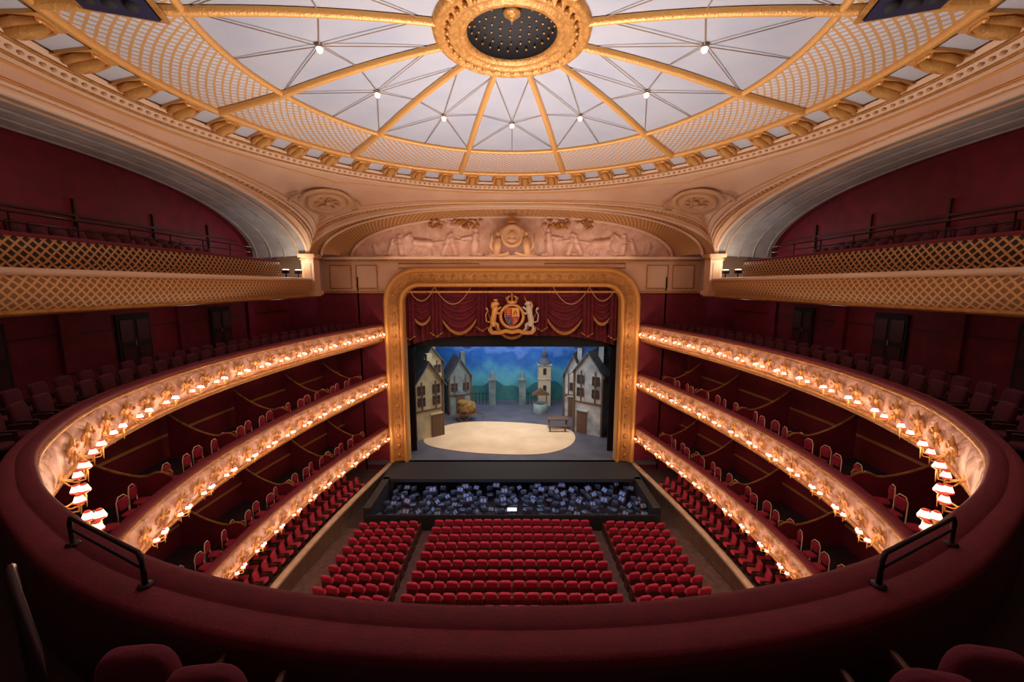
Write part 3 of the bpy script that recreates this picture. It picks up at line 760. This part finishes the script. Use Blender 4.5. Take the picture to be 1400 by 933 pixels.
# ---------------------------------------------------------------- stage
sf=mat('stage_floor_paint',(.1,.1,.14),.6,col2=(.07,.07,.1),nscale=.8)
clm=mat('painted_light_pool',(.72,.54,.37),.8,col2=(.6,.44,.29),nscale=.6)  # oval pool of stage light put into the cloth's colour and outline
b=MB();b.box((0,32.2,-11.6),(19,14.8,.2),0);b.box((0,23.75,-11.6),(15.6,2.6,.2),1)
top(b.obj('stage_floor',[sf,'black']),'dark stage floor with black apron at the pit','stage')
b=MB();poly=[]
for k in range(48):
    a=2*pi*k/48;poly.append((-.9+5.75*math.copysign(abs(math.cos(a))**.8,math.cos(a)),29.2+3.25*math.copysign(abs(math.sin(a))**.9,math.sin(a))+.25*math.cos(3*a)))
b.prism(poly,Matrix.Translation((0,0,-11.49)),.02,0);top(b.obj('floorcloth_light_pool',[clm]),'pale sand cloth shaped and coloured as an oval pool of stage light','floorcloth_light_pool')
b=MB();b.box((0,40.2,-6),(20,.1,13),0);b.box((-9.6,32.5,-6),(.1,15,13),0);b.box((9.6,32.5,-6),(.1,15,13),0);b.box((0,32.6,.6),(20,15,.1),0)
b.box((0,26.6,-1.7),(15,.05,4.85),0);b.box((-7.5,26.6,-6.4),(1.7,.05,10.2),0);b.box((7.5,26.6,-6.4),(1.7,.05,10.2),0)
top(b.obj('wall_back',['black']),'black masking walls around the stage','wall',None,'structure')
m,nt,bs=_nt('painted_twilight_sky')
tc=nt.nodes.new('ShaderNodeTexCoord');mp=nt.nodes.new('ShaderNodeSeparateXYZ');nt.links.new(tc.outputs['UV'],mp.inputs[0])
no=nt.nodes.new('ShaderNodeTexNoise');no.inputs['Scale'].default_value=.55;no.inputs['Detail'].default_value=6;nt.links.new(tc.outputs['UV'],no.inputs['Vector'])
h=mth(nt,'ADD',mth(nt,'DIVIDE',mth(nt,'ADD',mp.outputs[1],11.5),8.),mth(nt,'MULTIPLY',mth(nt,'SUBTRACT',no.outputs['Fac'],.5),.7))
rp=nt.nodes.new('ShaderNodeValToRGB');e=rp.color_ramp.elements;e[0].position=.1;e[0].color=(.07,.33,.4,1);e[1].position=.95;e[1].color=(.01,.03,.17,1)
for p,c in((.3,(.12,.46,.58)),(.45,(.05,.23,.55)),(.58,(.02,.13,.45)),(.68,(.12,.25,.58)),(.78,(.01,.06,.3))):
    q=e.new(p);q.color=(*c,1)
nt.links.new(h,rp.inputs['Fac']);nt.links.new(rp.outputs['Color'],bs.inputs['Base Color'])
b=MB();b.box((0,39,-7.2),(17,.05,8.6),0)
bd=b.obj('painted_backdrop',[m]);top(bd,'painted backdrop of deep blue twilight sky with hills','backdrop')
b=MB();poly=[(-8.5,-11.5)]+[(-8.5+17*k/40,-9.9+.35*math.sin(k*.5)+.2*math.sin(k*1.3)) for k in range(41)]+[(8.5,-11.5)]
b.prism(poly,Matrix.Translation((0,38.96,0))@R90,.03,0);b.obj('painted_hills',[mat('painted_blue_green',(.03,.14,.18),.8,col2=(.05,.22,.2),nscale=1)],bd)
pl=mat('ochre_house_paint',(.62,.54,.32),.8,col2=(.38,.36,.25),nscale=1.2);gr=mat('grey_house_paint',(.24,.33,.35),.8,col2=(.12,.17,.2),nscale=1.1)
wh=mat('white_house_paint',(.6,.64,.67),.8,col2=(.26,.3,.35),nscale=1.3);rf=mat('slate_paint',(.07,.09,.14),.8,col2=(.14,.14,.17),nscale=2);dk=mat('window_dark',(.02,.03,.05),.4);tb=mat('timber_paint',(.13,.07,.04),.7)
def house(x,y,w,d,h,rh,rz,wallm,label,doorx=0):
    root=empty('scenery_house',(x,y,-11.5));root.rotation_euler=(0,0,rz);top(root,label,'stage scenery')
    b=MB();b.box((0,0,h/2),(w,d,h),0)
    b.add([(-w/2,-d/2,h),(w/2,-d/2,h),(0,-d/2,h+rh),(-w/2,d/2,h),(w/2,d/2,h),(0,d/2,h+rh)],[(0,1,2),(3,5,4)],0,False)
    b.box((0,-d/2-.04,h*.5),(w*1.02,.08,.12),1)
    for k in(-.5,.5): b.box((k*w,-d/2-.03,h/2),(.14,.1,h),1)
    for k in(-.25,.25): b.box((k*w,-d/2-.03,h*.25+h*.5),(.09,.06,h*.5),1)
    b.obj('facade',[wallm,tb],root)
    b=MB()
    for s in(-1,1):
        b.add([(s*(w/2+.25),-d/2-.3,h-.25*rh/(w/2)),(0,-d/2-.3,h+rh+.05),(0,d/2+.3,h+rh+.05),(s*(w/2+.25),d/2+.3,h-.25*rh/(w/2)),
               (s*(w/2+.25),-d/2-.3,h-.12-.25*rh/(w/2)),(0,-d/2-.3,h+rh-.08)],[(0,1,2,3),(0,1,5,4)],0,False)
    b.box((w*.25,0,h+rh*.8),(.4,.4,rh*.9),1);b.obj('roof',[rf,wallm],root)
    for wx in((-.27,.27) if w>1.6 else (0,)):
        for hz in((.66,.86) if h>4 else (.7,)):
            b=MB();b.box((wx*w,-d/2-.02,h*hz),(.5,.06,.62),0);b.tube([(wx*w-.27,-d/2-.06,h*hz-.33),(wx*w+.27,-d/2-.06,h*hz-.33),(wx*w+.27,-d/2-.06,h*hz+.33),(wx*w-.27,-d/2-.06,h*hz+.33)],.04,1,4,closed=True)
            b.box((wx*w,-d/2-.06,h*hz),(.04,.03,.62),1);b.box((wx*w,-d/2-.06,h*hz),(.5,.03,.04),1);b.obj('window',[dk,tb],root)
    b=MB();b.box((doorx*w,-d/2-.04,.9),(.8,.08,1.8),0);b.box((doorx*w,-d/2-.08,1.85),(1.,.12,.12),1);b.obj('door',[tb,wallm],root)
house(-6.9,29.9,2.2,2.4,4.4,1.5,math.radians(35),pl,'ochre painted cottage scenery with gabled roof and timber',.25)
house(-5.0,35.6,2.0,2.0,3.6,1.5,math.radians(22),gr,'grey-green village house scenery with steep gable')
house(-7.3,33.6,2.0,1.8,5.2,1.2,math.radians(35),pl,'tall ochre house scenery beside the cottage')
house(6.5,30.7,2.3,2.4,5.0,1.5,math.radians(-34),wh,'white weathered stone house scenery with gable',-.2)
house(5.6,34.6,1.6,1.6,3.9,1.7,math.radians(-20),wh,'pale crooked house scenery with pointed gable')
tw=empty('scenery_tower',(3.1,37.4,-11.5));top(tw,'cream church tower scenery with dark bell-shaped roof','stage scenery')
b=MB();b.box((0,0,2.0),(1.15,1.,4.0),0);b.box((0,0,4.0),(1.35,1.2,.15),1);b.box((0,0,2.6),(1.25,1.1,.1),1);b.box((0,-.52,3.4),(.3,.06,.6),2);b.box((0,-.52,1.8),(.3,.06,.5),2);b.obj('shaft',[mat('tower_paint',(.6,.52,.38),.8),wh,dk],tw)
b=MB();b.lathe([(.7,4.05),(.62,4.3),(.35,4.55),(.3,4.8),(.36,4.95),(.1,5.3),(.02,5.9)],seg=8);b.obj('spire',[rf],tw)
gp=empty('scenery_gate',(0,37.6,-11.5));top(gp,'stone gate piers joined by low fence on the stage','stage scenery')
for x in(-1.9,1.0):
    b=MB();b.box((x,0,1.2),(.65,.5,2.4),0);b.box((x,0,2.45),(.85,.66,.14),0);b.lathe([(.36,2.5),(.2,2.8),(.24,3.0),(0,3.4)],c=(x,0,0),seg=10);b.obj('pier',[gr],gp)
b=MB()
for k in range(19):
    x=-4.2+.34*k
    if -1.6<x<.7: continue
    b.tube([(x,0,0),(x,0,1.2)],.03,0,4)
b.tube([(-4.3,0,1.05),(-1.9,0,1.05)],.03,0,4);b.tube([(1,0,1.05),(2.2,0,1.05)],.03,0,4);b.obj('fence',['black'],gp)
hc=empty('hay_cart',(-3.9,33.0,-11.5));top(hc,'small wooden cart heaped with dull golden hay','stage scenery')
b=MB();b.box((0,0,.65),(1.6,.9,.12),0);b.tube([(.7,-.3,.65),(1.5,-.3,.35)],.04,0);b.tube([(.7,.3,.65),(1.5,.3,.35)],.04,0);b.obj('cart_bed',[tb],hc)
b=MB();b.pillow((0,0,1.15),(1.7,1.1,1.1),0,.8,16,10);b.pillow((-.3,-.2,1.6),(.9,.8,.5),0,.9);b.obj('hay',[mat('hay',(.3,.18,.05),.9,col2=(.13,.08,.03),nscale=5,bump=(20,1))],hc)
for y in(-.52,.52):
    b=MB();b.tube([(.45*math.cos(2*pi*k/20)-.2,y,.49+.45*math.sin(2*pi*k/20)) for k in range(20)],.04,0,5,closed=True)
    for k in range(4): a=pi*k/4;b.tube([(-.2+.45*math.cos(a),y,.49+.45*math.sin(a)),(-.2-.45*math.cos(a),y,.49-.45*math.sin(a))],.025,0,4)
    b.obj('wheel',[tb],hc)
wl=empty('scenery_well',(2.6,35.2,-11.5));top(wl,'dark stone well with small roof on the stage','stage scenery')
b=MB();b.lathe([(.65,0),(.65,.8),(.5,.82),(.48,.3)],seg=16);b.obj('basin',[gr],wl)
b=MB();[b.tube([(x,0,.7),(x,0,1.7)],.05,0) for x in(-.55,.55)];b.box((0,0,1.7),(1.4,.1,.1),0);b.prism([(-.8,1.65),(.8,1.65),(0,2.2)],Matrix.Translation((0,.4,0))@R90,.8,0);b.obj('canopy',[tb],wl)
tbk=empty('wooden_table',(3.7,31.0,-11.46));top(tbk,'rustic wooden table near the white house scenery','table')
b=MB();b.box((0,0,.78),(1.7,.8,.07),0);b.obj('table_top',[tb],tbk)
for x in(-.7,.7):
    for y in(-.3,.3): b=MB();b.tube([(x,y,0),(x,y,.76)],.045,0,6);b.obj('leg',[tb],tbk)
b=MB();b.box((3.6,30.2,-11.03),(1.5,.3,.06),0);[b.box((3.6+x,30.2,-11.25),(.08,.26,.4),0) for x in(-.6,.6)];top(b.obj('wooden_bench',[tb]),'plain wooden bench beside the rustic table','bench')
# ---------------------------------------------------------------- pit
PZ=-12.95
b=MB();b.box((0,21.9,PZ-.05),(15.4,5.4,.1),0);b.box((0,19.2,-12.5),(15.4,.08,1.),0);b.box((0,24.6,-12.4),(15.4,.1,1.2),0)
for d in(-1,1): b.box((d*7.55,21.0,-12.1),(.4,3.4,1.2),0)
top(b.obj('pit_floor',['black']),'black sunken orchestra pit floor and walls','orchestra pit')
b=MB();b.tube([(-7.5,19.2,-11.85),(7.5,19.2,-11.85)],.04,0);b.box((0,19.2,-11.95),(15.2,.1,.12),0)
top(b.obj('pit_rail',['black']),'low black rail along the orchestra pit','railing')
pcm=mat('pit_chair_plastic',(.06,.09,.14),.3)
b=MB();b.pillow((0,.05,.45),(.42,.4,.07),0,.5,8,4);b.pillow((0,-.18,.76),(.4,.06,.34),0,.5,8,4)
for x in(-.18,.18):
    b.tube([(x,-.18,0),(x,-.18,.9)],.015,1,4);b.tube([(x,.2,0),(x,.2,.45)],.015,1,4)
pc=b.obj('orchestra_chair',[pcm,'blacks']);top(pc,'black musician chair in the orchestra pit','chair','orchestra pit chairs');PC=Kind(pc)
ms=empty('music_stand');top(ms,'black music stand holding sheet music coloured as if blue-lit','music stand','orchestra pit music stands')
b=MB();b.tube([(0,0,0),(0,0,1.0)],.015,0,5)
for k in range(3):a=2*pi*k/3;b.tube([(0,0,.15),(.22*math.cos(a),.22*math.sin(a),0)],.012,0,4)
q1=b.obj('pole',['blacks'],ms)
b=MB();T=Matrix.Translation((0,0,1.08))@Matrix.Rotation(math.radians(-40),4,'X');b.box((0,0,0),(.48,.02,.34),0,M4=T);b.box((0,-.04,-.17),(.48,.07,.015),0,M4=T);q2=b.obj('desk',['blacks'],ms)
b=MB()
for x in(-.09,.09): b.box((x,-.02,0),(.14,.008,.2),0,M4=T)
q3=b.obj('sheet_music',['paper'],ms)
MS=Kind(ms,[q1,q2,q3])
for r in range(6):
    for k in range(17):
        x=-6.9+.84*k+random.uniform(-.2,.2)+(.35 if r%2 else 0);y=19.6+.6*r+random.uniform(-.14,.14)
        if abs(x)>7.1 or (r==0 and abs(x)<1.): continue
        PC.place((x,y,PZ+.01),pi+x*-.1+random.uniform(-.5,.5),.95)
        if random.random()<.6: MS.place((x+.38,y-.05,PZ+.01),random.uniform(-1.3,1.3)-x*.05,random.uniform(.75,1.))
cd=empty('conductor_desk',(0,19.6,PZ));top(cd,'conductor desk at the pit rail, open score given its own glow','music stand')
b=MB();b.box((0,0,.15),(1.2,.5,.3),0);b.tube([(0,.1,.3),(0,.1,1.1)],.03,0);b.obj('podium',['blacks'],cd)
b=MB();b.box((0,.1,1.14),(.5,.3,.03),0);b.obj('score',[mat('self_glowing_paper',(.8,.85,1),.6,emis=(.7,.85,1),estr=.6)],cd)  # emission on the score stands in for light falling on it
# ---------------------------------------------------------------- foreground rails & seats
for side in(-1,1):
    r0=empty('hand_rail');top(r0,'dark metal safety rail fixed on the crimson balcony ledge','handrail')
    pA=Vector((side*4.1,3.42,-2.4));pB=Vector((side*2.95,2.9,-2.4));U=Vector((0,0,1))
    b=MB();h=.28
    b.tube([pA,pA+U*(h-.06),pA+U*h+(pB-pA)*.03,pB+U*h-(pB-pA)*.03,pB+U*(h-.06),pB],.02,0,8);b.obj('top_bar',['blacks'],r0)
    b=MB();b.tube([pA+U*h*.55,pB+U*h*.55],.013,0,6);b.obj('mid_bar',['blacks'],r0)
    for p in(pA,pB): b=MB();b.lathe([(0,.02),(.05,.02),(.055,0)],c=p,seg=12);b.obj('base_plate',['blacks'],r0)
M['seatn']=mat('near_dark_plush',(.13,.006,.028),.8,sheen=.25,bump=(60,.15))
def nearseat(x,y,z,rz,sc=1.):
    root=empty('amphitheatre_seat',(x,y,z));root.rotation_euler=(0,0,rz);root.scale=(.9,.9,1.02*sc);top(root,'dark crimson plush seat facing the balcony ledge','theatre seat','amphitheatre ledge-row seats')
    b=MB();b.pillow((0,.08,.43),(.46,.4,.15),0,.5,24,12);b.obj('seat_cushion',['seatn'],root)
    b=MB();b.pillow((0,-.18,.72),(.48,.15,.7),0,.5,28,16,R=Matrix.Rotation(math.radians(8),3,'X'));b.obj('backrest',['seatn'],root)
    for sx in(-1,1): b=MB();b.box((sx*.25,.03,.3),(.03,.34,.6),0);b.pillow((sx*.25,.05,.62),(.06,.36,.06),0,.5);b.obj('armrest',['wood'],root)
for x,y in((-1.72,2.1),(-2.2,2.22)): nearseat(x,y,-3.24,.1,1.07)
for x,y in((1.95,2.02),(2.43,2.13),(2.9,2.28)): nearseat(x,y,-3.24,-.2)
b=MB();b.tube([(-3.45,2.5,-3.25),(-3.45,2.5,-2.0),(-3.4,2.46,-1.9),(-3.3,2.38,-1.87),(-3.15,2.28,-1.93),(-2.9,2.14,-2.2),(-2.84,2.1,-2.3),(-2.82,2.08,-3.25)],.028,0,8)
top(b.obj('aisle_rail',['blacks']),'dark tubular aisle handrail beside the steps','handrail')
b=MB()
for k in range(4): b.box((-3.9,2.5-.35*k,-3.18+.05*k),(1.0,.36,.1+.1*k),0);b.box((-3.9,2.66-.35*k,-3.12+.1*k),(.9,.03,.02),1)
top(b.obj('aisle_steps',['carpet',mat('step_edge',(.5,.33,.12),.5)]),'dark carpeted aisle steps with yellow edge strips','steps')
# ---------------------------------------------------------------- lights
def area(loc,rot,size,e,col,name,sy=None,spread=180):
    l=bpy.data.lights.new(name,'AREA');l.energy=e;l.color=col;l.size=size;l.spread=math.radians(spread)
    if sy:l.shape='RECTANGLE';l.size_y=sy
    o=bpy.data.objects.new(name,l);o.location=loc;o.rotation_euler=rot;COL.objects.link(o);return o
area((0,12,-6),(pi,0,0),7,1300,(1,.87,.78),'dome_fill',spread=110)  # added unseen uplight hanging in mid-air, no fixture behind it
area((0,30.5,-1.2),(0,0,0),9,600,(1,.9,.76),'stage_top_light',4,120)
area((0,27.2,-3.2),(math.radians(50),0,0),10,210,(.85,.93,1),'stage_front_light',1)
area((0,37.0,-3.2),(math.radians(35),0,0),12,430,(.55,.75,1),'backdrop_light',1)
area((0,21.2,-11.3),(0,0,0),13,75,(.25,.5,1),'pit_light',2.4)
area((0,15,4.9),(0,0,0),6,330,(1,.7,.62),'stalls_fill',6,75)  # unseen area lamp added to lift the stalls seats
area((0,21,-1),(math.radians(90),0,0),10,110,(1,.7,.48),'proscenium_fill',2)  # unseen area lamp added to brighten the stage frame
area((0,24.2,1.95),(math.radians(125),0,0),15,55,(1,.75,.6),'tympanum_fill',.3)  # unseen strip lamp added to brighten the relief panel
w=bpy.data.worlds.new('w');SC.world=w;w.use_nodes=True
w.node_tree.nodes['Background'].inputs[0].default_value=(1,.55,.6,1);w.node_tree.nodes['Background'].inputs[1].default_value=.035
SC.view_settings.view_transform='Standard'
for ob in list(SC.objects):
    if ob.parent is None: ob.location.z+=ZO
